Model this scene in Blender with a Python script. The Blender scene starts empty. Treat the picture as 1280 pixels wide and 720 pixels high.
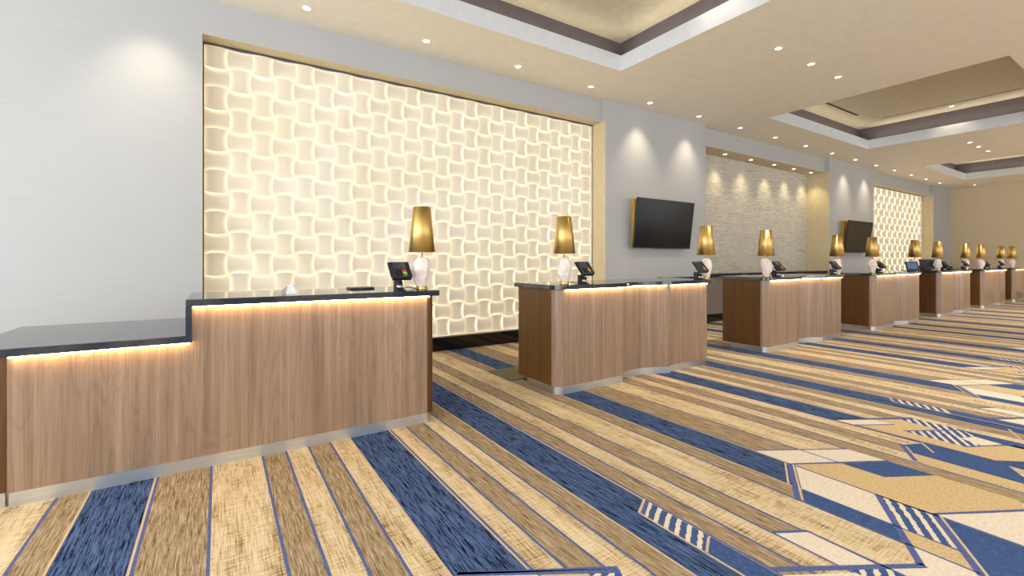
import bpy, math, random
from mathutils import Vector, Matrix
random.seed(4)
C = bpy.context.scene.collection
R = math.radians
MATS = {}

# ------------------------------------------------------------------ materials
def s2l(c):
    return tuple(((v/255)/12.92 if v/255 <= .04045 else ((v/255+.055)/1.055)**2.4) for v in c)

class NT:
    def __init__(s, name):
        m = bpy.data.materials.new(name); m.use_nodes = True
        s.m = m; s.t = m.node_tree; s.n = s.t.nodes; s.l = s.t.links
        s.b = s.n['Principled BSDF']; MATS[name] = m
        s.b.inputs['Specular IOR Level'].default_value = .3
    def add(s, typ, **kw):
        n = s.n.new(typ)
        for k, v in kw.items(): setattr(n, k, v)
        return n
    def coords(s, scale, kind='Object'):
        tc = s.add('ShaderNodeTexCoord'); mp = s.add('ShaderNodeMapping')
        mp.inputs['Scale'].default_value = scale
        s.l.new(tc.outputs[kind], mp.inputs['Vector']); return mp.outputs[0]
    def noise(s, vec, scale=1, detail=3, rough=.5, dist=0):
        n = s.add('ShaderNodeTexNoise'); n.inputs['Scale'].default_value = scale
        n.inputs['Detail'].default_value = detail; n.inputs['Roughness'].default_value = rough
        n.inputs['Distortion'].default_value = dist
        s.l.new(vec, n.inputs['Vector']); return n.outputs[0]
    def ramp(s, fac, stops, interp='LINEAR'):
        r = s.add('ShaderNodeValToRGB'); cr = r.color_ramp; cr.interpolation = interp
        while len(cr.elements) < len(stops): cr.elements.new(.5)
        for e, (p, c) in zip(cr.elements, stops):
            e.position = p; e.color = (*s2l(c), 1)
        s.l.new(fac, r.inputs[0]); return r.outputs[0]
    def mix(s, fac, a, b, mode='MIX'):
        m = s.add('ShaderNodeMix', data_type='RGBA', blend_type=mode)
        for sock, v in ((m.inputs[0], fac), (m.inputs[6], a), (m.inputs[7], b)):
            if isinstance(v, bpy.types.NodeSocket): s.l.new(v, sock)
            elif isinstance(v, (int, float)): sock.default_value = v
            else: sock.default_value = (*s2l(v), 1)
        return m.outputs[2]
    def math(s, op, a, b=0.):
        m = s.add('ShaderNodeMath', operation=op)
        for sock, v in ((m.inputs[0], a), (m.inputs[1], b)):
            if isinstance(v, bpy.types.NodeSocket): s.l.new(v, sock)
            else: sock.default_value = v
        return m.outputs[0]
    def bump(s, h, strength=.2, dist=.005):
        b = s.add('ShaderNodeBump'); b.inputs['Strength'].default_value = strength
        b.inputs['Distance'].default_value = dist
        s.l.new(h, b.inputs['Height']); s.l.new(b.outputs[0], s.b.inputs['Normal'])
    def col(s, c, rough=.5, metal=0., spec=.3):
        i = s.b.inputs['Base Color']
        if isinstance(c, bpy.types.NodeSocket): s.l.new(c, i)
        else: i.default_value = (*s2l(c), 1)
        s.b.inputs['Roughness'].default_value = rough
        s.b.inputs['Metallic'].default_value = metal
        s.b.inputs['Specular IOR Level'].default_value = spec
        return s.m
    def emit(s, c, strength):
        i = s.b.inputs['Emission Color']
        if isinstance(c, bpy.types.NodeSocket): s.l.new(c, i)
        else: i.default_value = (*s2l(c), 1)
        j = s.b.inputs['Emission Strength']
        if isinstance(strength, bpy.types.NodeSocket): s.l.new(strength, j)
        else: j.default_value = strength

def plain(name, c, rough=.5, metal=0., spec=.3, var=.05):
    t = NT(name)
    f = t.noise(t.coords((1, 1, 1)), 9, 3)
    a = tuple(v*(1-var) for v in c); b = tuple(min(255, v*(1+var)) for v in c)
    t.col(t.ramp(f, [(.3, a), (.7, b)]), rough, metal, spec)
    return t.m

# walls
def wallcloth():
    t = NT('linen_wallcovering')
    f = t.noise(t.coords((1.3, 1.3, 150)), 2.2, 4, .6)
    g = t.noise(t.coords((.8, .8, .8)), 1.0, 2)
    c = t.ramp(f, [(.3, (172, 172, 172)), (.7, (196, 196, 195))])
    t.col(t.mix(g, c, (186, 186, 188), 'MIX'), .75, 0, .15); return t.m
wallcloth()
plain('jamb_paint', (212, 196, 160), .6, var=.02)
plain('ceiling_paint', (244, 235, 217), .7, var=.012)
plain('fascia_paint', (226, 229, 233), .6, var=.015)
plain('dark_cove_paint', (104, 95, 97), .6, var=.03)
plain('tray_paint', (212, 200, 174), .7, var=.03)
plain('end_wall_paint', (220, 202, 172), .7, var=.008)
plain('slot_black', (22, 20, 18), .6)
plain('shadow_gap', (74, 76, 84), .4)

def stone():
    t = NT('stacked_stone')
    a = t.noise(t.coords((2.2, 2.2, 26)), 2.0, 5, .65, .3)
    b = t.noise(t.coords((5, 5, 60)), 1.6, 3, .7)
    c = t.ramp(a, [(.32, (150, 144, 136)), (.45, (206, 200, 188)), (.6, (224, 218, 204)), (.75, (236, 230, 214))])
    t.col(t.mix(.35, c, t.ramp(b, [(.35, (160, 152, 142)), (.65, (236, 228, 212))])), .8, 0, .2)
    t.bump(a, .6, .03); return t.m
stone()

def gloss_black(name, c=(20, 18, 17), r=.08):
    t = NT(name); t.col(c, r, 0, .5); return t.m
gloss_black('black_gloss')
gloss_black('device_black', (30, 30, 33), .38)
gloss_black('device_screen', (52, 64, 78), .12)
gloss_black('key_dark', (64, 64, 70), .4)

def granite():
    t = NT('dark_stone_top')
    f = t.noise(t.coords((1, 1, 1)), 60, 4, .7)
    t.col(t.ramp(f, [(.35, (44, 48, 56)), (.7, (54, 60, 70))]), .06, 0, .5); t.b.inputs['IOR'].default_value = 1.62; return t.m
granite()

def walnut(name, dark, mid, light, rough=.34):
    t = NT(name)
    oi = t.add('ShaderNodeObjectInfo')
    tc = t.add('ShaderNodeTexCoord')
    off = t.add('ShaderNodeVectorMath', operation='SCALE'); 
    cmb = t.add('ShaderNodeCombineXYZ')
    t.l.new(oi.outputs['Random'], cmb.inputs[0]); cmb.inputs[1].default_value = .3
    t.l.new(oi.outputs['Random'], cmb.inputs[2])
    t.l.new(cmb.outputs[0], off.inputs[0]); off.inputs[3].default_value = 7
    ad = t.add('ShaderNodeVectorMath', operation='ADD')
    t.l.new(tc.outputs['Object'], ad.inputs[0]); t.l.new(off.outputs[0], ad.inputs[1])
    def mp(sc):
        m = t.add('ShaderNodeMapping'); m.inputs['Scale'].default_value = sc
        t.l.new(ad.outputs[0], m.inputs[0]); return m.outputs[0]
    big = t.noise(mp((3.2, 3.2, .42)), 1.6, 2, .5, .6)       # cathedral figure
    rings = t.math('FRACT', t.math('MULTIPLY', big, 15))
    tri = t.math('ABSOLUTE', t.math('SUBTRACT', rings, .5))
    fine = t.noise(mp((120, 120, 1.6)), 1.0, 4, .6)
    streak = t.noise(mp((22, 22, .5)), 1.0, 3, .6)
    c = t.ramp(streak, [(.25, dark), (.5, mid), (.78, light)])
    c = t.mix(t.math('MULTIPLY', tri, .5), c, t.ramp(big, [(.35, light), (.65, mid)]))
    c = t.mix(t.ramp(tri, [(.0, (150, 150, 150)), (.16, (0, 0, 0))]), c, dark)
    c = t.mix(.35, c, t.ramp(fine, [(.3, dark), (.7, light)]))
    t.col(c, rough, 0, .4)
    t.b.inputs['Coat Weight'].default_value = .5 if rough < .38 else .05; t.b.inputs['Coat Roughness'].default_value = .22
    return t.m
walnut('walnut_front', (102, 78, 60), (140, 112, 90), (174, 146, 121))
walnut('walnut_end_shaded', (64, 37, 9), (88, 54, 17), (108, 70, 28), .42)  # slightly different end veneer, with the ends' shade put into its darker tones

def brushed(name, c, rough, sc=(1, 1, 90)):
    t = NT(name)
    f = t.noise(t.coords(sc), 3, 3)
    a = tuple(v*.93 for v in c)
    t.col(t.ramp(f, [(.3, a), (.7, c)]), rough, 1.0, .5); return t.m
brushed('brushed_steel', (214, 216, 218), .38)
def shade_brass():
    t = NT('brass')
    t.col((228, 194, 120), .32, 1.0, .5)
    t.b.inputs['Anisotropic'].default_value = .9; t.b.inputs['Anisotropic Rotation'].default_value = .25
    tg = t.add('ShaderNodeTangent', direction_type='RADIAL', axis='Z')
    t.l.new(tg.outputs[0], t.b.inputs['Tangent'])
shade_brass()
brushed('brass_dark', (160, 130, 70), .25)

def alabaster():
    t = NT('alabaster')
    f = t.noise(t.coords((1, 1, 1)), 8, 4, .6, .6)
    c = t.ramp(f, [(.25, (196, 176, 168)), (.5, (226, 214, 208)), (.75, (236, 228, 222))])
    t.col(c, .35, 0, .4); t.emit(c, .12); return t.m  # slight emission stands in for bulb light spilling onto the stone
alabaster()
def emissive(name, c, st):
    t = NT(name); t.col((40, 38, 34), .5); t.emit(c, st); return t.m
emissive('led_glow', (255, 212, 145), 45.0)
emissive('downlight_glow', (255, 240, 214), 14.0)
emissive('backlight_glow', (255, 236, 190), 1.8)
emissive('bulb_glow', (255, 232, 196), 6.0)
emissive('tablet_glow', (96, 130, 165), .6)
plain('bracket_gold', (196, 158, 74), .5)
def screen():
    t = NT('tv_screen')
    tc = t.add('ShaderNodeTexCoord'); sx = t.add('ShaderNodeSeparateXYZ'); t.l.new(tc.outputs['Object'], sx.inputs[0])
    t.col((12, 12, 14), .22, 0, .2); return t.m
screen()
plain('paper_white', (222, 222, 222), .7)
plain('paper_grey', (150, 140, 128), .7)
plain('mat_green', (104, 98, 70), .8)
plain('white_trim', (240, 238, 232), .5)
plain('grey_panel', (142, 132, 128), .5)

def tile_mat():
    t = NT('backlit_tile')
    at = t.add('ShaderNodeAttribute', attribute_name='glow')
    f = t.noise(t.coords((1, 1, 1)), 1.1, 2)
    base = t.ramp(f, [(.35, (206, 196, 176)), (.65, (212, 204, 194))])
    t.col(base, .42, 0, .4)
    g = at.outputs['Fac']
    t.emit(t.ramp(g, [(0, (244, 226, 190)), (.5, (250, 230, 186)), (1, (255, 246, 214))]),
           t.math('ADD', .25, t.math('MULTIPLY', g, .5)))  # brighter tile edges are painted emission for backlight leaking at the seams
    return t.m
tile_mat()

# carpet family
def carpet(name, kind):
    t = NT(name)
    if kind == 'weave':
        w = t.noise(t.coords((130, 5, 1)), 1, 5, .8)
        v = t.noise(t.coords((8, 150, 1)), 1, 5, .8)
        big = t.noise(t.coords((10, 1.5, 1)), 1, 3, .6)
        k = t.math('ADD', t.math('MULTIPLY', w, .5), t.math('MULTIPLY', v, .5))
        k = t.math('ADD', t.math('MULTIPLY', k, .8), t.math('MULTIPLY', big, .2))
        c = t.ramp(k, [(.40, (86, 66, 40)), (.45, (160, 134, 94)), (.50, (206, 184, 146)), (.61, (228, 212, 182))])
    elif kind == 'brown':
        w = t.noise(t.coords((130, 6, 1)), 1, 5, .85)
        g = t.noise(t.coords((40, 2.5, 1)), 1, 3, .6)
        c = t.ramp(w, [(.37, (86, 66, 38)), (.45, (134, 112, 78)), (.54, (166, 146, 120)), (.64, (196, 178, 156))])
        c = t.mix(t.ramp(g, [(.55, (0, 0, 0)), (.72, (120, 120, 120))]), c, (206, 172, 112))
    elif kind == 'blue':
        w = t.noise(t.coords((100, 5.5, 1)), 1, 5, .85)
        c = t.ramp(w, [(.425, (10, 13, 20)), (.45, (36, 48, 76)), (.49, (66, 85, 124)), (.62, (92, 112, 150))])
    elif kind == 'cream':
        w = t.noise(t.coords((60, 60, 1)), 1, 4, .6)
        c = t.ramp(w, [(.3, (206, 192, 172)), (.7, (226, 214, 196))])
    elif kind == 'tan':
        w = t.noise(t.coords((50, 80, 1)), 1, 5, .7)
        c = t.ramp(w, [(.3, (180, 152, 108)), (.55, (202, 176, 132)), (.75, (218, 198, 160))])
    elif kind == 'blueline':
        w = t.noise(t.coords((80, 80, 1)), 1, 3)
        c = t.ramp(w, [(.3, (72, 84, 132)), (.7, (98, 110, 158))])
    elif kind == 'plainblue':
        w = t.noise(t.coords((120, 30, 1)), 1, 4, .7)
        c = t.ramp(w, [(.3, (46, 64, 104)), (.55, (68, 90, 134)), (.75, (90, 112, 152))])
    elif kind == 'beigeline':
        w = t.noise(t.coords((80, 80, 1)), 1, 3)
        c = t.ramp(w, [(.3, (186, 162, 128)), (.7, (208, 186, 154))])
    elif kind == 'zigzag':
        tc = t.add('ShaderNodeTexCoord'); sx = t.add('ShaderNodeSeparateXYZ'); t.l.new(tc.outputs['Object'], sx.inputs[0])
        wob = t.noise(t.coords((45, 4, 1)), 1, 2, .6)
        a = t.math('SUBTRACT', sx.outputs[1], t.math('MULTIPLY', sx.outputs[0], .6))
        a = t.math('ADD', a, t.math('MULTIPLY', wob, .03))
        f = t.math('FRACT', t.math('MULTIPLY', a, 1/.062))
        c = t.ramp(f, [(0, (216, 204, 180)), (.42, (68, 88, 134))], 'CONSTANT')
        w = f
    t.col(c, .95, 0, .05)
    return t.m
for k in ('weave', 'brown', 'blue', 'cream', 'tan', 'blueline', 'plainblue', 'beigeline', 'zigzag'):
    carpet('carpet_'+k, k)

# ------------------------------------------------------------------ mesh builder
class MB:
    def __init__(s): s.v = []; s.f = []; s.mi = []; s.mats = []; s.sm = []
    def m(s, name):
        if name not in s.mats: s.mats.append(name)
        return s.mats.index(name)
    def face(s, pts, mat, smooth=False):
        i = len(s.v); s.v += [tuple(p) for p in pts]
        s.f.append(tuple(range(i, i+len(pts)))); s.mi.append(s.m(mat)); s.sm.append(smooth); return s
    def grid(s, rows, mat, smooth=True, close=False):
        """rows: list of equal length point rows"""
        b = len(s.v); n = len(rows[0])
        for r in rows: s.v += [tuple(p) for p in r]
        for i in range(len(rows)-1):
            for j in range(n if close else n-1):
                k = (j+1) % n
                s.f.append((b+i*n+j, b+i*n+k, b+(i+1)*n+k, b+(i+1)*n+j)); s.mi.append(s.m(mat)); s.sm.append(smooth)
        return s
    def box(s, x0, x1, y0, y1, z0, z1, mat, M=None):
        p = [(x, y, z) for z in (z0, z1) for y in (y0, y1) for x in (x0, x1)]
        if M: p = [M @ Vector(q) for q in p]
        b = len(s.v); s.v += [tuple(q) for q in p]
        for f in ((0, 2, 3, 1), (4, 5, 7, 6), (0, 1, 5, 4), (1, 3, 7, 5), (3, 2, 6, 7), (2, 0, 4, 6)):
            s.f.append(tuple(b+i for i in f)); s.mi.append(s.m(mat)); s.sm.append(False)
        return s
    def prism(s, poly, z0, z1, mat, plane='XY', smooth_side=False):
        """poly extruded; plane XY (along z) or XZ (poly in x,z; extruded along y z0..z1)"""
        def P(a, b, c): return (a, b, c) if plane == 'XY' else (a, c, b)
        n = len(poly); b = len(s.v)
        s.v += [P(x, y, z0) for x, y in poly] + [P(x, y, z1) for x, y in poly]
        for i in range(n):
            j = (i+1) % n
            s.f.append((b+i, b+j, b+n+j, b+n+i)); s.mi.append(s.m(mat)); s.sm.append(smooth_side)
        for z in (0, 1):
            s.f.append(tuple(b+z*n+i for i in (range(n) if z else reversed(range(n))))); s.mi.append(s.m(mat)); s.sm.append(False)
        return s
    def lathe(s, prof, mat, n=28, M=None, smooth=True, caps=True):
        rows = []
        for r, z in prof:
            row = [Vector((r*math.cos(2*math.pi*k/n), r*math.sin(2*math.pi*k/n), z)) for k in range(n)]
            if M: row = [M @ p for p in row]
            rows.append(row)
        s.grid(rows, mat, smooth, True)
        if caps:
            if prof[0][0] > 1e-4: s.face(list(reversed(rows[0])), mat)
            if prof[-1][0] > 1e-4: s.face(rows[-1], mat)
        return s
    def tube(s, pts, r, mat, n=8):
        rows = []
        pts = [Vector(p) for p in pts]
        for i, p in enumerate(pts):
            d = (pts[min(i+1, len(pts)-1)]-pts[max(i-1, 0)]).normalized()
            u = d.orthogonal().normalized() if abs(d.z) > .9 else d.cross(Vector((0, 0, 1))).normalized()
            w = d.cross(u)
            rows.append([p+u*r*math.cos(2*math.pi*k/n)+w*r*math.sin(2*math.pi*k/n) for k in range(n)])
        s.grid(rows, mat, True, True); s.face(rows[0], mat); s.face(list(reversed(rows[-1])), mat); return s
    def build(s, name, parent=None, bevel=0, fix=True):
        me = bpy.data.meshes.new(name); me.from_pydata(s.v, [], s.f)
        for m in s.mats: me.materials.append(MATS[m])
        me.polygons.foreach_set('material_index', s.mi); me.polygons.foreach_set('use_smooth', s.sm)
        me.update()
        if fix:
            import bmesh
            bm = bmesh.new(); bm.from_mesh(me)
            bmesh.ops.remove_doubles(bm, verts=bm.verts, dist=1e-5)
            bmesh.ops.recalc_face_normals(bm, faces=bm.faces); bm.to_mesh(me); bm.free()
        o = bpy.data.objects.new(name, me); C.objects.link(o)
        if parent: o.parent = parent
        if bevel:
            b = o.modifiers.new('bevel', 'BEVEL'); b.width = bevel; b.segments = 2; b.limit_method = 'ANGLE'; b.angle_limit = R(40)
        return o

def thing(name, label, cat, loc=(0, 0, 0), rz=0, group=None):
    o = bpy.data.objects.new(name, None); C.objects.link(o); o.empty_display_size = .1
    o.location = loc; o.rotation_euler = (0, 0, rz)
    return tag(o, label, cat, group)
def tag(o, label, cat, group=None):
    o['label'] = label; o['category'] = cat
    if group: o['group'] = group
    return o
def struct(o): o['kind'] = 'structure'; return o
def kids(o): return [c for c in C.objects if c.parent == o]
def dup(src, loc, label, rz=None):
    r = src.copy(); C.objects.link(r); r.location = loc; r['label'] = label
    if rz is not None: r.rotation_euler = (0, 0, rz)
    for ch in kids(src):
        c = ch.copy(); C.objects.link(c); c.parent = r
        for g in kids(ch):
            d = g.copy(); C.objects.link(d); d.parent = c
    return r

# ------------------------------------------------------------------ dimensions
YH, YP, YB1, YB2 = 5.97, 5.86, 6.25, 6.45     # header / pier / panel / stone planes
ZC, ZS = 4.17, 3.79                            # ceiling, recess soffit
X0, XE = -5.0, 24.6                            # room extent
YR = -8.0
REC = [(-.15, 5.73, YB1), (8.62, 14.24, YB2), (17.2, 22.7, YB1)]

# ------------------------------------------------------------------ floor
U = .1445; PER = 24*U
SEQ = [('brown', 2), ('weave', 2), ('brown', 1), ('weave', 1), ('brown', 1), ('weave', 1), ('blue', 2), ('weave', 1), ('brown', 1),
       ('weave', 1), ('brown', 1), ('blue', 2), ('brown', 1), ('weave', 1), ('brown', 1), ('weave', 2), ('brown', 1), ('blue', 2)]
fl = MB()
def fpoly(pts, mat, z): fl.face([(x, y, z) for x, y in pts], mat)
def quad(x0, x1, mat, z, y0=YR, y1=6.6):
    x0 = max(X0, x0); x1 = min(XE, x1)
    if x1 > x0: fpoly([(x0, y0), (x1, y0), (x1, y1), (x0, y1)], mat, z)
x = 3.14-3*PER; prev = 'blue'
while x < XE:
    for k, n in SEQ:
        quad(x, x+n*U, 'carpet_'+k, 0)
        if k == 'blue': quad(x-.010, x+.001, 'carpet_beigeline', .0005)
        elif prev == 'blue':
            quad(x-.002, x+.009, 'carpet_beigeline', .0005); quad(x+.009, x+.023, 'carpet_blueline', .0005)
        else: quad(x-.007, x+.007, 'carpet_blueline', .0005)
        prev = k; x += n*U
P0 = 3.468
FILL = [
 ('cream', [(3.15, 1.76), (3.43, 1.59), (3.43, 1.36), (3.15, 1.52)], 0),
 ('cream', [(3.43, 1.59), (3.725, 1.42), (3.725, 1.195), (3.43, 1.36)], 0),
 ('tan', [(3.15, 1.50), (3.43, 1.342), (3.434, 1.112), (3.726, .952), (3.726, .60), (3.60, .561), (3.156, .814), (3.136, 1.053)], 0),
 ('plainblue', [(3.43, 1.342), (3.72, 1.185), (3.726, .952), (3.434, 1.112)], 0),
 ('cream', [(3.134, 1.485), (3.14, 1.05), (2.852, .887), (2.852, 1.317)], 0),
 ('plainblue', [(2.848, 1.315), (2.849, .887), (2.715, .81), (2.715, 1.24)], 0),
 ('zigzag', [(3.14, 1.03), (3.145, .81), (2.860, .645), (2.855, .86)], 0),
 ('tan', [(2.848, .86), (2.855, .645), (2.722, .57), (2.712, .774)], 0),
 ('plainblue', [(3.145, .80), (3.14, -.6), (2.72, -.6), (2.716, .536)], 0),
 ('cream', [(3.156, .80), (3.60, .55), (3.60, 0), (3.15, 0)], 0),
 ('cream', [(2.71, .774), (2.72, .56), (2.71, .1), (2.43, .1), (2.43, .78), (2.57, .70)], 0),
 ('zigzag', [(2.28, .87), (2.43, .78), (2.43, .45), (2.28, .5)], 0),
 ('cream', [(2.28, 1.182), (2.423, 1.102), (2.418, .815), (2.275, .894)], 0),
 ('cream', [(2.0, 1.0), (2.28, .84), (2.28, .2), (2.0, .2)], 0),
 ('zigzag', [(1.99, 1.73), (1.86, 1.65), (1.86, 1.254), (1.99, 1.327)], 0),
 ('plainblue', [(1.99, 1.327), (1.86, 1.254), (1.86, .2), (1.99, .2)], 0),
 ('cream', [(4.32, 1.748), (4.60, 1.58), (4.605, 1.427), (4.32, 1.592)], 1),
 ('tan', [(4.32, 1.592), (4.605, 1.427), (4.61, 1.56), (4.79, 1.468), (4.744, 1.191), (4.486, 1.335), (4.474, .981), (4.80, .80), (4.80, .5), (4.60, .6), (4.335, .813)], 1),
 ('zigzag', [(4.795, 1.468), (4.905, 1.415), (4.905, 1.107), (4.744, 1.191)], 1),
 ('zigzag', [(4.486, 1.335), (4.896, 1.093), (4.80, 1.004), (4.664, 1.051), (4.60, .923), (4.474, .981)], 1),
 ('plainblue', [(4.896, 1.093), (4.905, .4), (4.80, .4), (4.754, .838), (4.80, 1.004)], 1),
 ('cream', [(4.664, 1.051), (4.79, 1.0), (4.76, .838), (4.60, .923)], 1),
 ('plainblue', [(4.14, 1.24), (4.30, 1.17), (4.31, .75), (4.03, .58), (4.03, 1.16)], 1),
 ('tan', [(4.025, 1.155), (4.025, .58), (3.89, .5), (3.89, 1.083)], 1)]
LINES = [('blueline', (.841, 1.752), (1.445, 1.39), .026, 0), ('blueline', (2.0, 1.043), (2.585, .695), .03, 0), ('blueline', (3.14, 1.05), (2.575, .705), .03, 0),
 ('blueline', (3.143, 1.525), (2.70, 1.265), .03, 0), ('beigeline', (3.143, 1.502), (2.72, 1.252), .012, 0), ('beigeline', (3.128, 1.545), (2.85, 1.39), .012, 0),
 ('blueline', (2.28, 1.182), (2.43, 1.098), .02, 0), ('blueline', (3.15, 1.762), (3.73, 1.42), .014, 0), ('blueline', (3.15, 1.51), (3.73, 1.19), .018, 0),
 ('blueline', (3.156, .812), (2.70, .54), .03, 0), ('beigeline', (3.15, .784), (2.71, .522), .012, 0), ('blueline', (3.15, .812), (3.61, .56), .018, 0),
 ('blueline', (3.14, 1.5), (3.14, .82), .012, 0), ('blueline', (2.85, 1.31), (2.85, .64), .010, 0), ('blueline', (2.715, .80), (2.715, .55), .012, 0),
 ('blueline', (2.43, 1.10), (2.43, .55), .012, 0), ('blueline', (3.43, 1.59), (3.43, 1.35), .012, 0), ('blueline', (3.14, 1.03), (3.14, .5), .012, 0),
 ('beigeline', (1.995, 1.735), (1.86, 1.655), .014, 0), ('blueline', (1.98, 1.71), (1.86, 1.635), .03, 0), ('beigeline', (1.98, 1.33), (1.86, 1.26), .012, 0),
 ('beigeline', (1.86, 1.65), (1.86, .3), .012, 0),
 ('blueline', (4.318, 1.752), (4.92, 1.41), .018, 1), ('blueline', (4.32, 1.592), (4.605, 1.427), .016, 1), ('blueline', (4.486, 1.335), (4.896, 1.093), .018, 1),
 ('blueline', (4.474, .981), (4.76, .838), .016, 1), ('blueline', (4.145, 1.249), (3.885, 1.092), .024, 1), ('beigeline', (4.13, 1.215), (3.90, 1.075), .010, 1),
 ('beigeline', (4.311, 1.18), (4.152, 1.07), .014, 1), ('beigeline', (5.228, .902), (4.981, .788), .014, 1), ('blueline', (4.335, 1.6), (4.335, .8), .010, 1)]
for k in range(-1, 7):
    for m, pts, s in FILL:
        q = [(px-P0*s+PER*k, py) for px, py in pts]
        if all(X0 < a[0] < XE for a in q): fpoly(q, 'carpet_'+m, .0010)
    for m, a, b, w, s in LINES:
        a = Vector((a[0]-P0*s+PER*k, a[1])); b = Vector((b[0]-P0*s+PER*k, b[1]))
        n = (b-a).normalized(); n = Vector((-n.y, n.x))*w/2
        if X0 < min(a.x, b.x) and max(a.x, b.x) < XE: fpoly([a-n, b-n, b+n, a+n], 'carpet_'+m, .0016 if m == 'blueline' else .0020)
struct(fl.build('floor', fix=False))

# ------------------------------------------------------------------ long counter wall
w = MB(); W = 'linen_wallcovering'; J = 'jamb_paint'
def vwall(x0, x1, y, z0=0, z1=ZC, mat=W): w.face([(x0, y, z0), (x1, y, z0), (x1, y, z1), (x0, y, z1)], mat)
def jamb(x, y0, y1, z0=0, z1=ZC, mat=J): w.face([(x, y0, z0), (x, y1, z0), (x, y1, z1), (x, y0, z1)], mat)
def soff(x0, x1, y0, y1, z, mat=J): w.face([(x0, y0, z), (x1, y0, z), (x1, y1, z), (x0, y1, z)], mat)
vwall(X0, -.15, YH)
jamb(5.73, YP, YH, ZS, ZC, W)
for (a, b, yb) in REC:
    left = YH if a < 0 else YP
    jamb(a, left, yb, 0, ZS); jamb(b, YP, yb, 0, ZS)
    vwall(a, b, YH, ZS, ZC); soff(a, b, YH, yb, ZS)
    if a > 0: jamb(a, YP, YH, ZS, ZC, W); jamb(b, YP, YH, ZS, ZC, W)
vwall(5.73, 8.62, YP); vwall(14.24, 17.2, YP); vwall(22.7, XE, YP)
vwall(-.15, 5.73, YB1, 0, ZS, 'shadow_gap'); vwall(17.2, 22.7, YB1, 0, ZS, 'shadow_gap')
vwall(8.62, 14.24, YB2, 0, ZS, 'stacked_stone')
struct(w.build('wall_left', fix=False))
e = MB(); e.face([(XE, YR, 0), (XE, YP, 0), (XE, YP, ZC), (XE, YR, ZC)], 'end_wall_paint'); struct(e.build('wall_end', fix=False))

# unseen piers and window openings added opposite the counters, for striped reflections and daylight
wr = MB()
for px in range(-5, 25, 5): wr.box(px, px+1.5, YR-.3, YR, 0, ZC, 'end_wall_paint')
wr.box(X0, XE, YR-.3, YR, 3.5, ZC, 'end_wall_paint'); wr.box(X0, XE, YR-.3, YR, 0, .4, 'end_wall_paint')
struct(wr.build('wall_right_added'))
# baseboards (glossy black)
def bb(name, x0, x1, y, h=.17, t=.02):
    m = MB(); m.box(x0, x1, y-t, y, 0, h, 'black_gloss'); return struct(m.build(name))
bb('baseboard_left', X0, -.15, YH); bb('baseboard_pier_one', 5.75, 8.60, YP); bb('baseboard_pier_two', 14.26, 17.18, YP)
bb('baseboard_pier_three', 22.72, XE-.03, YP); 
m = MB(); m.box(XE-.02, XE, YR, YP, 0, .17, 'black_gloss'); struct(m.build('baseboard_end'))

# ------------------------------------------------------------------ ceiling with trays
TR = [(.42, 5.07), (9.21, 13.93), (17.9, 22.1)]; TY0, TY1 = 1.58, 4.86
c = MB(); CP = 'ceiling_paint'
def cz(x0, x1, y0, y1, z=ZC, mat=CP): c.face([(x0, y0, z), (x1, y0, z), (x1, y1, z), (x0, y1, z)], mat)
cz(X0, XE, YR, TY0); cz(X0, XE, TY1, YH)
xs = [X0]+[v for t in TR for v in t]+[XE]
for i in range(0, len(xs), 2): cz(xs[i], xs[i+1], TY0, TY1)
def ring(x0, x1, y0, y1, z0, z1, mat):
    p = [(x0, y0), (x1, y0), (x1, y1), (x0, y1)]
    for i in range(4):
        a, b = p[i], p[(i+1) % 4]
        c.face([(*a, z0), (*b, z0), (*b, z1), (*a, z1)], mat)
ZF, ZT, D = 4.40, 4.78, .30
for x0, x1 in TR:
    ring(x0, x1, TY0, TY1, ZC, ZF, 'fascia_paint')
    ring(x0-D, x1+D, TY0-D, TY1+D, ZF, ZT, 'dark_cove_paint')
    # lip top of the cove
    for q in ((x0-D, x0, TY0-D, TY1+D), (x1, x1+D, TY0-D, TY1+D), (x0, x1, TY0-D, TY0), (x0, x1, TY1, TY1+D)): cz(*q, ZF, 'dark_cove_paint')
    cz(x0-D, x1+D, TY0-D, TY1+D, ZT, 'tray_paint')
struct(c.build('ceiling', fix=False))

# slot diffusers in the upper ceiling of tray two
def slot(label, x0, x1, y0, y1):
    t = thing('air_slot', label, 'air vent', ((x0+x1)/2, (y0+y1)/2, ZT), 0)
    hx, hy = (x1-x0)/2, (y1-y0)/2
    a = MB(); a.box(-hx, hx, -hy, hy, -.012, 0, 'slot_black'); a.build('slot_opening', t)
    b = MB(); b.box(-hx-.012, hx+.012, -hy-.012, -hy, -.014, 0, 'tray_paint'); b.box(-hx-.012, hx+.012, hy, hy+.012, -.014, 0, 'tray_paint')
    b.box(-hx-.012, -hx, -hy, hy, -.014, 0, 'tray_paint'); b.box(hx, hx+.012, -hy, hy, -.014, 0, 'tray_paint'); b.build('slot_frame', t)
slot('short black linear air slot in the middle ceiling tray, parallel to the wall', 11.15, 12.75, 4.62, 4.68)
slot('long thin linear air slot across the middle ceiling tray, running away from the wall', 13.50, 13.53, 1.9, 4.45)

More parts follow.
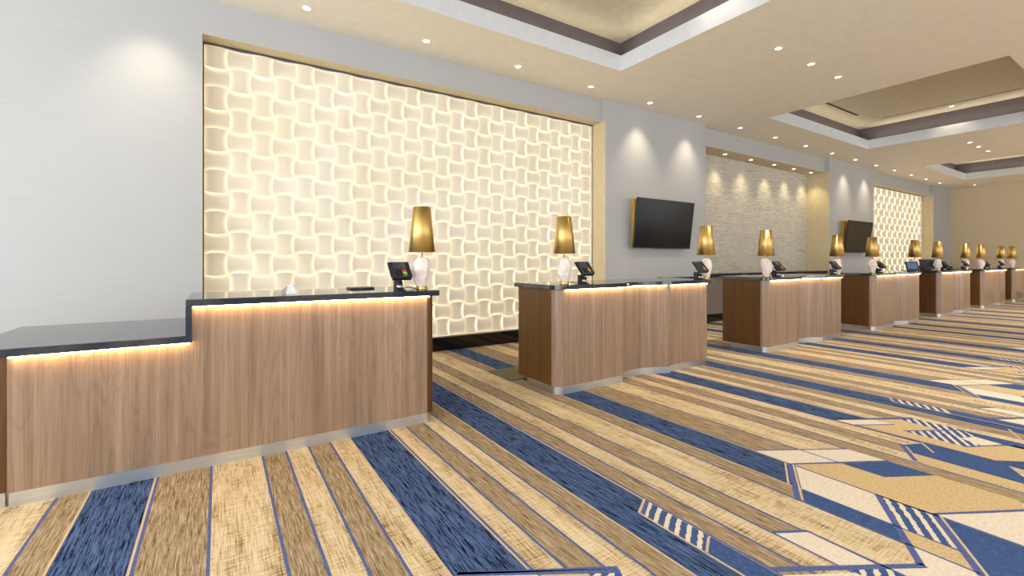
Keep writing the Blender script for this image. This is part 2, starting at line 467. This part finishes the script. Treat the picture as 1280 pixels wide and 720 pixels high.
# ------------------------------------------------------------------ downlights
def make_down(label, loc, group, r=.040):
    t = thing('downlight', label, 'ceiling light', loc, 0, group)
    a = MB(); a.lathe([(r+.016, 0), (r+.016, -.006), (r, -.008), (r, 0)], 'white_trim', 20, caps=False); a.build('trim_ring', t)
    b = MB(); b.lathe([(0, -.003), (r, -.003)], 'downlight_glow', 20, caps=False); b.build('lens', t)
    return t
ORD = ['first', 'second', 'third', 'fourth', 'fifth', 'sixth', 'seventh', 'eighth', 'ninth', 'tenth', 'eleventh', 'twelfth', 'thirteenth', 'fourteenth', 'fifteenth', 'sixteenth', 'seventeenth']
first = None
def down(label, loc, group):
    global first
    if first is None: first = make_down(label, loc, group); return first
    o = dup(first, loc, label); o['group'] = group; return o
LX = [.835+1.425*k for k in range(-1, 16)]
for i, lx in enumerate(LX):
    if lx < 0:
        continue
    down('%s recessed downlight from the left in the row beside the counter wall' % ORD[i-1], (lx, 5.56, ZC), 'downlights along the counter wall')
for i, lx in enumerate((6.30, 7.20, 8.06)):
    down('%s of three downlights on the flat ceiling between the near and middle trays' % ('left', 'centre', 'right')[i], (lx, 3.2, ZC), 'downlights between the ceiling trays')
for i, lx in enumerate((15.2, 15.95, 16.8)):
    down('%s of three small downlights between the middle and far trays' % ('left', 'centre', 'right')[i], (lx, 3.26, ZC), 'downlights between the ceiling trays')
for i, lx in enumerate((9.85, 10.93, 12.0, 13.0, 13.95)):
    down('%s downlight from the left in the soffit above the stone wall' % ORD[i], (lx, 6.2, ZS), 'downlights in the stone recess soffit')
down('downlight inside the middle ceiling tray, beside the long thin air slot', (13.78, 3.25, ZT), 'downlights in the trays')
down('downlight inside the near ceiling tray close to its right edge', (4.92, 3.25, ZT), 'downlights in the trays')
down('lone downlight on the ceiling in front of the brown end wall', (23.9, 5.0, ZC), 'downlights by the end wall')

# ------------------------------------------------------------------ lit tile panels
def tile_panel(x0, x1, label, n=6):
    yb = YB1
    t = thing('tile_panel', label, 'wall panel', ((x0+x1)/2, yb-.01, 0))
    cols = 25 if x1-x0 > 5.7 else 23; rows = 15; zb = .222; zt = 3.77
    xa, xb = x0+.012, x1-.045
    tw = (xb-xa)/cols; th = (zt-zb)/rows; cx = (x0+x1)/2
    verts = []; faces = []; glow = []
    A = .018; B = .078; G = .014
    for rr in range(rows):
        for cc in range(cols):
            barrel = (rr+cc) % 2 == 0 if rows % 2 == 0 else ((rows-1-rr)+cc) % 2 == 1
            sx = 1 if barrel else -1          # barrel: left/right bulge out
            b = len(verts); N = 10
            for j in range(N+1):
                for i in range(N+1):
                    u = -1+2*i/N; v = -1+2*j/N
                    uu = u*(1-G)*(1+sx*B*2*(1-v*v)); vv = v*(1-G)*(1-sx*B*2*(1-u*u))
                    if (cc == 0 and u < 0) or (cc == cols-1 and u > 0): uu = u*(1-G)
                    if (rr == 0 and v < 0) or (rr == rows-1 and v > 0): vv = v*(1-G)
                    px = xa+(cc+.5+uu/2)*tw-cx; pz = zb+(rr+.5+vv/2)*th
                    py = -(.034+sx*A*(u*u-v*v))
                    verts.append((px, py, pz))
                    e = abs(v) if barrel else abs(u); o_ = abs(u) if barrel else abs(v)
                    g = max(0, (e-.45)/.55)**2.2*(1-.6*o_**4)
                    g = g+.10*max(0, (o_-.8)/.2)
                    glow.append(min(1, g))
            for j in range(N):
                for i in range(N):
                    q = b+j*(N+1)+i; faces.append((q, q+1, q+N+2, q+N+1))
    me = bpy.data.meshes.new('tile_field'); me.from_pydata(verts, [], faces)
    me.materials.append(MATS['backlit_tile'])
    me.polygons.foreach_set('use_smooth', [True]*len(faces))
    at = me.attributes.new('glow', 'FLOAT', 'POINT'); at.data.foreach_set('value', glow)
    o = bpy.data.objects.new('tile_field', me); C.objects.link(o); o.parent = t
    k = MB(); k.box(xa-cx, xb-cx, -.012, -.004, zb, zt, 'backlight_glow'); k.build('backlight', t)
    f = MB(); f.box(x0-cx, xb-cx+.045, -.07, -.003, zb-.024, zb-.004, 'brushed_steel'); f.build('sill', t)
    f = MB(); f.box(x0-cx+.002, x1-cx-.002, -.05, -.003, 0, zb-.026, 'black_gloss'); f.build('plinth', t)
    f = MB(); f.box(x0-cx, x1-cx, -.062, -.004, zt+.003, zt+.019, 'shadow_gap'); f.box(x0-cx+.001, x0-cx+.009, -.062, -.004, zb, zt, 'shadow_gap'); f.build('edge_frame', t)
    f = MB(); f.box(xb-cx+.014, xb-cx+.026, -.05, -.006, zb, zt, 'fascia_paint'); f.build('edge_strip', t)
    return t
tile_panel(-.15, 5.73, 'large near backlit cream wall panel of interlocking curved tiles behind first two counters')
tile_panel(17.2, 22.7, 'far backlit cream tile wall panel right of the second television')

# built-in low credenza in stone recess and shelf on pier
t = thing('credenza', 'long low built-in credenza with dark top below the stacked stone wall', 'cabinet', (11.43, 5.93, 0))
k = MB(); k.box(-2.79, 2.79, .01, .5, .17, .97, 'grey_panel'); k.build('body', t)
k = MB(); k.box(-2.79, 2.79, .03, .5, 0, .17, 'black_gloss'); k.build('base', t)
k = MB(); k.box(-2.80, 2.80, -.04, .51, .97, 1.045, 'dark_stone_top'); k.build('worktop', t, .004)
k = MB(); k.box(7.1, 8.2, 5.70, 5.858, .955, 1.005, 'dark_stone_top')
tag(k.build('wall_shelf', bevel=.004), 'narrow dark shelf fixed to the wall below the first television', 'shelf')

# ------------------------------------------------------------------ televisions
def tv(x0, label, gx):
    W_, H_ = 1.61, .91
    t = thing('television', label, 'television', (x0+W_/2, YP, 1.555))
    tilt = math.atan2(.11, .9)
    M = Matrix.Translation((0, -.155, 0)) @ Matrix.Rotation(tilt, 4, 'X')
    a = MB(); a.box(-W_/2, W_/2, 0, .035, 0, H_, 'device_black', M)
    a.box(-W_/2+.12, W_/2-.12, .035, .06, .15, H_-.15, 'device_black', M); a.build('housing', t, .004)
    b = MB(); b.box(-W_/2+.012, W_/2-.012, -.002, .0005, .02, H_-.012, 'tv_screen', M); b.build('screen', t)
    g = MB(); g.box(-W_/2+gx, W_/2-.06, -.075, -.0005, .005, .915-.01, 'bracket_gold'); g.build('wall_box', t)
    h = MB(); h.box(-.3, .3, -.15, -.075, .3, .5, 'device_black'); h.build('bracket', t)
    return t
tv(6.268, 'black wall-mounted television tilted forward between near tile panel and stone wall', .115)
tv(14.80, 'smaller looking far television tilted forward right of the stone wall recess', .13)

# ------------------------------------------------------------------ counters
ZSL0, ZSL1, TOE = 1.04, 1.085, .078
YF = 3.52
def arc(cx, cy, r, a0, a1, n=8): return [(cx+r*math.cos(R(a0+(a1-a0)*i/n)), cy+r*math.sin(R(a0+(a1-a0)*i/n))) for i in range(n+1)]
def strip(mb, path, th, z0, z1, mat, smooth=True):
    """vertical panel following path, thickness th inward (+normal to left of travel)"""
    pts = [Vector(p) for p in path]; nr = []
    for i in range(len(pts)):
        d = (pts[min(i+1, len(pts)-1)]-pts[max(0, i-1)]).normalized(); nr.append(Vector((-d.y, d.x)))
    inn = [p+n*th for p, n in zip(pts, nr)]
    mb.grid([[(*p, z0) for p in pts], [(*p, z1) for p in pts]], mat, smooth)
    mb.grid([[(*p, z0) for p in inn], [(*p, z1) for p in inn]], mat, smooth)
    for z in (z0, z1): mb.grid([[(*p, z) for p in pts], [(*p, z) for p in inn]], mat, False)
    for a, b in ((pts[0], inn[0]), (pts[-1], inn[-1])): mb.face([(*a, z0), (*b, z0), (*b, z1), (*a, z1)], mat)
L_ = 2.52; DP = .68; RC = .09; s3 = .03
conc = [(.915, .02), (.95, .055), (1.0, .085), (1.07, .108), (1.15, .122), (1.24, .128), (1.33, .120), (1.42, .10), (1.5, .072), (1.58, .038), (1.64, .010), (1.69, -.008)]
cornL = arc(RC, RC, RC, 180, 270); cornR = arc(L_-RC, RC+s3, RC, 270, 360)
def off(path, d):
    pts = [Vector(p) for p in path]; out = []
    for i in range(len(pts)):
        v = (pts[min(i+1, len(pts)-1)]-pts[max(0, i-1)]).normalized(); out.append((pts[i].x+v.y*d, pts[i].y-v.x*d))
    return out
def make_counter(label):
    t = thing('reception_counter', label, 'counter', (0, YF, 0), 0, 'freestanding reception counters')
    def P(name, path, z0, z1, mat, th=.02):
        m = MB(); strip(m, path, th, z0, z1, mat); return m.build(name, t, fix=False)
    o = P('corner_panel', cornL, TOE, ZSL0, 'walnut_front')
    P('front_panel', [(RC, 0), (.5, 0), (.912, 0)], TOE, ZSL0, 'walnut_front')
    P('curved_front_panel', conc, TOE, ZSL0, 'walnut_front')['label'] = 'concave middle front panel'
    P('front_panel', [(1.695, s3), (2., s3), (L_-RC, s3)], TOE, ZSL0, 'walnut_front')
    P('corner_panel', cornR, TOE, ZSL0, 'walnut_front')
    m = MB(); m.box(0, .02, RC, DP, TOE, ZSL0, 'walnut_end_shaded'); m.build('end_panel', t)
    m = MB(); m.box(L_-.02, L_, RC+s3, DP, TOE, ZSL0, 'walnut_end_shaded'); m.build('end_panel', t)
    m = MB(); m.box(.02, L_-.02, DP-.02, DP, TOE, ZSL0, 'walnut_end_shaded'); m.build('back_panel', t)
    # toe kick : same line as the front, set in at the end
    m = MB()
    strip(m, [(RC*.5+.0, .58), (.04, .3), (.02, .1)]+off(cornL[1:], -.004)+[(.5, .003), (.910, .003)], .015, 0, TOE, 'brushed_steel')
    strip(m, off(conc, -.004), .015, 0, TOE, 'brushed_steel')
    strip(m, [(1.697, s3+.004), (L_-RC, s3+.004)]+off(cornR[1:5], -.012)+[(L_-.06, .3), (L_-.08, .58)], .015, 0, TOE, 'brushed_steel')
    m.build('toe_kick', t, fix=False)
    # stone top
    f1 = [(-.03, DP+.05), (-.03, .08)]+arc(.08, .07, .11, 180, 270, 6)[1:]+[(.5, -.04), (.935, -.04), (.937, 0.0)]
    f2 = off(conc, .04)[2:]
    f3 = [(1.70, -.045), (1.702, s3-.038), (L_-.05, s3-.038)]+arc(L_-.05, s3+.062, .10, 270, 360, 5)[1:]+[(L_+.05, DP+.05)]
    m = MB(); m.prism(f1+f2+f3, ZSL0+.0005, ZSL1, 'dark_stone_top'); m.build('countertop', t, .003)
    m = MB()
    for pth in ([(RC+.01, 0), (.91, 0)], conc[1:-1], [(1.71, s3), (L_-RC, s3)]):
        strip(m, off(pth, .026), .012, ZSL0-.008, ZSL0-.001, 'led_glow', False)
    m.build('light_strip', t, fix=False)
    return t
CX = [2.79, 6.61, 10.40, 14.15, 17.76, 21.28]
CL = ['reception counter nearest the stepped desk, walnut front with concave middle, beside the tile panel',
      'second curved-front walnut counter from the left, in front of the stone wall',
      'third curved-front walnut counter, in front of the far television',
      'fourth curved-front walnut counter, in front of the far tile panel',
      'fifth curved-front walnut counter, second from the far end of the row',
      'last curved-front walnut counter, farthest away at the right frame edge']
c0 = make_counter(CL[0]); c0.location.x = CX[0]
for xx, lb in zip(CX[1:], CL[1:]): dup(c0, (xx, YF, 0), lb)

# stepped desk at the left
t = thing('stepped_counter', 'large walnut reception desk in the left foreground with a lowered left section', 'counter', (0, YF, 0))
XL, XS, XR = -.955, -.142, 1.437; ZL0, ZL1 = .815, .86
m = MB(); m.prism([(XL, TOE), (XR, TOE), (XR, ZSL0), (XS, ZSL0), (XS, ZL0), (XL, ZL0)], 0, .02, 'walnut_front', 'XZ'); m.build('front_panel', t)
m = MB(); strip(m, arc(XR, .07, .07, 270, 360), .02, TOE, ZSL0, 'walnut_end_shaded'); m.build('corner_panel', t, fix=False)  # corner takes the shaded walnut, dark where it turns away
m = MB(); m.box(1.487, 1.507, .07, DP, TOE, ZSL0, 'walnut_end_shaded'); m.build('end_panel', t)
m = MB(); m.box(-1.10, XL-.002, .02, .04, TOE, ZL0, 'walnut_end_shaded'); m.box(-1.10, -1.08, .04, 1.0, TOE, ZL0, 'walnut_end_shaded'); m.build('end_panel', t)
m = MB(); m.box(XS, 1.487, DP-.02, DP, TOE, ZSL0, 'walnut_end_shaded'); m.box(-1.08, XS, 1.0, 1.02, TOE, ZL0, 'walnut_end_shaded'); m.box(XS-.02, XS, DP, 1.02, TOE, ZL0, 'walnut_end_shaded'); m.build('back_panel', t)
m = MB(); strip(m, [(-.95, .004), (XR, .004)], .015, 0, TOE, 'brushed_steel'); strip(m, [(XR+.002, .004), (XR+.03, .012), (XR+.045, .04), (XR+.05, .10), (XR+.045, .6)], .015, 0, TOE, 'brushed_steel')
strip(m, [(-1.08, .02+.01), (-.97, .03)], .015, 0, TOE, 'brushed_steel'); m.build('toe_kick', t, fix=False)
m = MB(); m.prism([(-.174, -.04), (1.53, -.04), (1.53, DP+.05), (-.174, DP+.05)], ZSL0+.0005, ZSL1, 'dark_stone_top'); m.build('countertop', t, .003)
m = MB(); m.prism([(-1.18, -.04), (-.142, -.04), (-.142, DP), (-.142, 1.08), (-1.18, 1.08)], ZL0+.0005, ZL1, 'dark_stone_top'); m.build('low_countertop', t, .003)
m = MB(); m.box(-.174, -.142, -.04, DP+.05, ZL1, ZSL0, 'dark_stone_top'); m.build('step_riser', t)
m = MB(); m.box(XS+.004, XR+.01, -.028, -.016, ZSL0-.008, ZSL0-.001, 'led_glow'); m.box(XL+.01, XS-.01, -.028, -.016, ZL0-.008, ZL0-.001, 'led_glow'); m.build('light_strip', t)

# ------------------------------------------------------------------ lamps
def rock(mb, n, prof, mat, seed, jit=.1, skew=.01):
    rd = random.Random(seed); rows = []
    ang = [2*math.pi*k/n+rd.uniform(-.12, .12) for k in range(n)]
    for i, (r, z) in enumerate(prof):
        edge = i in (0, len(prof)-1)
        rows.append([(r*(1+(0 if edge else rd.uniform(-jit, jit)))*math.cos(a)+(0 if edge else skew*math.sin(i*1.3+seed)),
                      r*(1+(0 if edge else rd.uniform(-jit, jit)))*math.sin(a), z) for a in ang])
    mb.grid(rows, mat, False, True); mb.face(list(reversed(rows[0])), mat); mb.face(rows[-1], mat)
BODY = [[(.046, .03), (.062, .09), (.080, .165), (.070, .225), (.050, .262), (.030, .272)],
        [(.046, .03), (.066, .10), (.078, .14), (.066, .20), (.060, .25), (.034, .272)],
        [(.044, .03), (.060, .075), (.078, .15), (.074, .20), (.052, .255), (.028, .272)]]
def make_lamp(var, label, loc, rz=0):
    t = thing('table_lamp', label, 'lamp', loc, rz, 'brass-shaded table lamps on the counters')
    m = MB(); m.lathe([(.045, 0), (.047, .004), (.047, .028), (.043, .032)], 'brass', 28); m.build('base', t)
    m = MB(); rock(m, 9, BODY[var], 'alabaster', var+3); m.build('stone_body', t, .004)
    m = MB(); m.lathe([(.009, .268), (.009, .345)], 'brass', 12); m.lathe([(.014, .272), (.014, .28)], 'brass', 12); m.build('neck', t)
    m = MB(); m.lathe([(.112, .315), (.073, .690), (.071, .690), (.110, .315), (.112, .315)], 'brass', 48, caps=False)
    sh = m.build('lamp_shade', t)
    m = MB(); m.lathe([(.001, .345), (.018, .355), (.026, .385), (.018, .41), (.001, .42)], 'bulb_glow', 12, caps=False); m.build('bulb', t)
    return t
LAMPS = [(1.431, 'brass-shaded lamp on the stepped desk in the left foreground'),
 (2.963, 'brass-shaded lamp with marked stone base on left end of the nearest curved counter'),
 (5.33, 'brass-shaded lamp on the right end of the nearest curved counter'),
 (6.776, 'brass-shaded lamp on left end of the counter before the stone wall'),
 (9.08, 'brass-shaded lamp on right end of the second curved counter, beside the yellow-lit jamb'),
 (10.57, 'brass-shaded lamp on the left end of the third curved counter, right of far television'),
 (12.82, 'brass-shaded lamp behind a blue-screened tablet, right end of third curved counter'),
 (14.32, 'brass-shaded lamp on left end of the fourth curved counter, right of the dark monitor'),
 (16.5, 'brass-shaded lamp on the right end of the fourth curved counter'),
 (17.93, 'brass-shaded lamp on left end of the fifth curved counter, before the brown end wall'),
 (20.1, 'brass-shaded lamp on right end of the fifth curved counter, second from the right'),
 (21.45, 'rightmost and farthest brass-shaded lamp, on the last counter')]
protos = {}
for i, (lx, lb) in enumerate(LAMPS):
    v = i % 3
    rz = [0, .5, 1.3, 2.2, .9, 3.0][i % 6]
    if v not in protos: protos[v] = make_lamp(v, lb, (lx, 3.62, ZSL1), rz)
    else: dup(protos[v], (lx, 3.62, ZSL1), lb, rz)

# ------------------------------------------------------------------ card readers
def make_reader(label, loc):
    t = thing('card_reader', label, 'card reader', loc, 0, 'card readers on swivel posts')
    m = MB(); m.lathe([(.050, 0), (.050, .006), (.032, .010), (.030, .014)], 'device_black', 24); m.build('foot', t)
    m = MB(); m.lathe([(.026, .010), (.024, .075)], 'device_black', 20); m.lathe([(.027, .02), (.027, .045)], 'brushed_steel', 20); m.build('post', t)
    m = MB(); m.box(-.03, .03, .025, .075, 0, .095, 'device_black'); m.build('rear_housing', t, .004)
    T = R(42)
    M = Matrix.Translation((0, .0, .155)) @ Matrix.Rotation(-T, 4, 'X')   # slab leaning back
    m = MB(); m.box(-.034, .034, .0, .045, -.055, .02, 'device_black', M); m.build('swivel', t, .003)
    m = MB(); m.box(-.078, .078, -.022, .012, -.085, .085, 'device_black', M); m.box(-.086, .086, -.010, .004, -.06, .092, 'device_black', M)
    m.box(.058, .082, -.030, .006, -.078, .08, 'device_black', M)
    hs = m.build('housing', t, .004)
    m = MB(); m.box(-.060, .050, -.0245, -.021, .012, .068, 'device_screen', M); m.build('screen', t)
    m = MB(); m.box(-.064, .052, -.0235, -.021, -.072, .004, 'key_dark', M)
    for a in range(3):
        for b in range(4):
            m.box(-.058+a*.022, -.042+a*.022, -.027, -.022, -.068+b*.018, -.056+b*.018, 'slot_black', M)
    kp = m.build('keypad', t)
    for nm, cc, b in (('red', 'key_red', 2), ('yellow', 'key_yellow', 1), ('green', 'key_green', 0)):
        m = MB(); m.box(.014, .042, -.028, -.022, -.068+b*.024, -.050+b*.024, cc, M)
        o = m.build('key', kp); o['label'] = nm+' key'
    return t
plain('key_red', (200, 60, 40), .5); plain('key_yellow', (220, 190, 50), .5); plain('key_green', (60, 160, 80), .5)
r0 = make_reader('card reader with colored keys facing forward on the stepped left desk', (1.235, 3.60, ZSL1))
for lx, lb in ((3.20, 'card reader beside the left lamp of the nearest curved counter'),
               (5.15, 'card reader before the right-hand lamp of the nearest curved counter'),
               (7.04, 'card reader just right of the left lamp on the second curved counter'),
               (8.90, 'card reader before the right-hand lamp of the second curved counter'),
               (10.84, 'card reader just right of the left lamp on third curved counter'),
               (14.66, 'card reader right of the left lamp on the fourth curved counter'),
               (16.30, 'card reader before the right-hand lamp of the fourth curved counter'),
               (18.30, 'card reader right of the left lamp on the fifth curved counter'),
               (19.90, 'card reader before the right-hand lamp of the fifth curved counter')):
    dup(r0, (lx, 3.58, ZSL1), lb)

# cables from the readers
def cable(label, pts):
    m = MB(); m.tube(pts, .004, 'device_black', 6)
    tag(m.build('power_cable'), label, 'cable', 'reader cables')
cable('black cable running from the stepped desk card reader to its lamp', [(1.27, 3.68, ZSL1+.005), (1.31, 3.74, ZSL1+.005), (1.36, 3.75, ZSL1+.02), (1.40, 3.72, ZSL1+.006), (1.46, 3.78, ZSL1+.005)])
cable('black cable looped beside the nearest curved counter card reader', [(3.17, 3.66, ZSL1+.005), (3.12, 3.68, ZSL1+.02), (3.07, 3.66, ZSL1+.02), (3.04, 3.69, ZSL1+.005), (3.05, 3.8, ZSL1+.005)])

# tablet, monitor, telephone, cards
t = thing('tablet', 'tablet with a blue screen standing on right end of third curved counter', 'tablet', (12.56, 3.56, ZSL1), R(-42))
M = Matrix.Translation((0, 0, .02)) @ Matrix.Rotation(R(-25), 4, 'X')
m = MB(); m.box(-.12, .12, 0, .014, 0, .22, 'device_black', M); m.build('housing', t, .003)
m = MB(); m.box(-.092, .092, -.002, .001, .045, .195, 'tablet_glow', M); m.build('screen', t)
m = MB(); m.box(-.06, .06, .02, .12, 0, .012, 'device_black'); m.box(-.02, .02, .05, .07, .01, .10, 'device_black'); m.build('stand', t)
t = thing('monitor', 'back of a dark computer monitor at the left end of the fourth curved counter', 'monitor', (14.80, 3.98, ZSL1), R(-55))
m = MB(); m.box(-.28, .28, -.012, .02, .03, .27, 'device_brown'if False else 'device_black'); m.build('housing', t, .006)
m = MB(); m.box(-.265, .265, .0195, .022, .045, .255, 'device_screen'); m.build('screen', t)
m = MB(); m.box(-.10, .10, -.06, .07, 0, .01, 'device_black'); m.box(-.025, .025, -.03, -.012, .01, .15, 'device_black'); m.build('stand', t)
def phone(label, loc):
    t = thing('desk_telephone', label, 'telephone', loc, 0, 'desk telephones')
    m = MB(); m.prism([(-.10, .02), (.10, .02), (.10, .05), (-.10, .05)], -.09, .09, 'device_black', 'XZ')
    m = MB(); m.face([(-.1, -.09, 0), (.1, -.09, 0), (.1, .09, 0), (-.1, .09, 0)], 'device_black')
    m.face([(-.1, -.09, .025), (.1, -.09, .025), (.1, .09, .075), (-.1, .09, .075)], 'device_black')
    for a, b in (((-.1, -.09, .025), (.1, -.09, .025)), ((.1, -.09, .025), (.1, .09, .075)), ((.1, .09, .075), (-.1, .09, .075)), ((-.1, .09, .075), (-.1, -.09, .025))):
        m.face([(a[0], a[1], 0), (b[0], b[1], 0), b, a], 'device_black')
    m.build('body', t)
    m = MB(); m.box(-.095, -.05, -.085, .085, .06, .09, 'device_black'); m.lathe([(.022, .045), (.022, .09)], 'device_black', 12, Matrix.Translation((-.072, -.07, 0))); m.lathe([(.022, .07), (.022, .10)], 'device_black', 12, Matrix.Translation((-.072, .07, 0)))
    m.build('handset', t, .004)
    return t
p0 = phone('dark telephone in front of the dark monitor on fourth curved counter', (14.22, 3.80, ZSL1)); 
dup(p0, (16.12, 3.86, ZSL1), 'dark telephone left of the right-hand lamp on the fourth curved counter')
dup(p0, (19.76, 3.88, ZSL1), 'dark telephone left of the right-hand lamp on the fifth curved counter')
m = MB(); x_, y_ = .435, 3.66
m.face([(x_-.03, y_-.03, ZSL1+.001), (x_+.045, y_-.03, ZSL1+.001), (x_+.035, y_, ZSL1+.06), (x_+.012, y_, ZSL1+.082), (x_-.015, y_, ZSL1+.06)], 'paper_white')
m.face([(x_-.03, y_-.03, ZSL1+.001), (x_-.015, y_, ZSL1+.06), (x_+.012, y_, ZSL1+.082), (x_-.05, y_+.02, ZSL1+.03), (x_-.05, y_+.02, ZSL1+.001)], 'paper_grey')
m.face([(x_+.012, y_, ZSL1+.082), (x_+.035, y_, ZSL1+.06), (x_+.045, y_+.05, ZSL1+.001), (x_-.05, y_+.05, ZSL1+.001)], 'paper_grey')
tag(m.build('folded_card', fix=False), 'small folded white card standing on the stepped desk', 'card')
m = MB(); m.prism([(.93, 3.94), (1.13, 3.94), (1.13, 4.10), (.93, 4.10)], ZSL1+.001, ZSL1+.014, 'device_black')
tag(m.build('flat_pad', bevel=.003), 'thin flat black pad lying behind the card reader on the stepped desk', 'pad')
m = MB(); m.prism([(7.21, 3.60), (7.27, 3.60), (7.27, 3.63), (7.21, 3.63)], ZSL1+.001, ZSL1+.003, 'paper_white')
m.face([(7.22, 3.61, ZSL1+.003), (7.27, 3.61, ZSL1+.003), (7.26, 3.62, ZSL1+.04), (7.24, 3.62, ZSL1+.04)], 'paper_white')
tag(m.build('folded_card', fix=False), 'tiny white card on the second curved counter right of its card reader', 'card')
m = MB(); m.prism([(2.70, 4.22), (3.9, 4.22), (3.9, 4.72), (2.70, 4.72)], .003, .016, 'mat_green')
tag(m.build('floor_mat', bevel=.005), 'grey-green standing mat on the carpet behind the nearest curved counter', 'mat')

# ------------------------------------------------------------------ lights
def spot(loc, e, size=80, blend=.7, col=(1, .86, .62), aim=None, r=.04):
    d = bpy.data.lights.new('spot_lamp', 'SPOT'); d.energy = e; d.spot_size = R(size); d.spot_blend = blend; d.color = col; d.shadow_soft_size = r
    o = bpy.data.objects.new('spot_lamp', d); C.objects.link(o); o.location = loc
    if aim:
        o.rotation_euler = (Vector(aim)-Vector(loc)).to_track_quat('-Z', 'Y').to_euler()
    return o
for lx in LX:
    e = 85
    if any(a-.1 < lx < b+.1 for a, b, c_ in REC): e = 14
    if lx < 24: spot((lx, 5.56, ZC-.03), e, 84, 1.0)
for lx in (9.85, 10.93, 12.0, 13.0, 13.95): spot((lx, 6.2, ZS-.03), 40, 84, .9, (1, .84, .5))
for lx in (6.30, 7.20, 8.06, 15.2, 15.95, 16.8): spot((lx, 3.2, ZC-.03), 110, 110, .8, (1, .94, .82))
for yy in (-1.0, ):  # added fill spots without fixtures, stronger toward the far end
    for lx in (-1, 2.5, 7, 11.5, 16, 20, 23): spot((lx, yy, ZC-.03), 200 if lx < 5 else (520 if lx < 12 else 760), 140, .9, (1, .95, .86), r=.15)
for lx in (4.92, 13.78): spot((lx, 3.25, ZT-.03), 13, 100, .6, (1, .86, .6))
# warm strips hidden in the coves
for x0, x1 in TR:
    for (cx_, cy_, sx_, sy_) in ((( x0+x1)/2, TY1+.14, x1-x0, .05), (x1+.14, (TY0+TY1)/2, .05, TY1-TY0)):
        d = bpy.data.lights.new('cove_lamp', 'AREA'); d.shape = 'RECTANGLE'; d.size = sx_; d.size_y = sy_; d.energy = 6; d.color = (1, .92, .78)
        o = bpy.data.objects.new('cove_lamp', d); C.objects.link(o); o.location = (cx_, cy_, ZF+.03); o.rotation_euler = (math.pi, 0, 0)

wd = bpy.data.worlds.new('daylight'); bpy.context.scene.world = wd; wd.use_nodes = True
bg = wd.node_tree.nodes['Background']; bg.inputs[0].default_value = (.86, .93, 1.0, 1); bg.inputs[1].default_value = 4.6

# ------------------------------------------------------------------ camera
F, HY, H = 569.6, 325.5, 1.33
A = math.atan(885.1/F)
cd = bpy.data.cameras.new('camera'); cam = bpy.data.objects.new('camera', cd); C.objects.link(cam)
cd.sensor_width = 36; cd.lens = F*36/1280; cd.shift_y = (HY-360)/1280; cd.clip_start = .05
cam.location = (0, 0, H); cam.rotation_euler = (R(90), 0, A-R(90))
bpy.context.scene.camera = cam
vs = bpy.context.scene.view_settings
vs.view_transform = 'Standard'; vs.look = 'None'; vs.exposure = .06
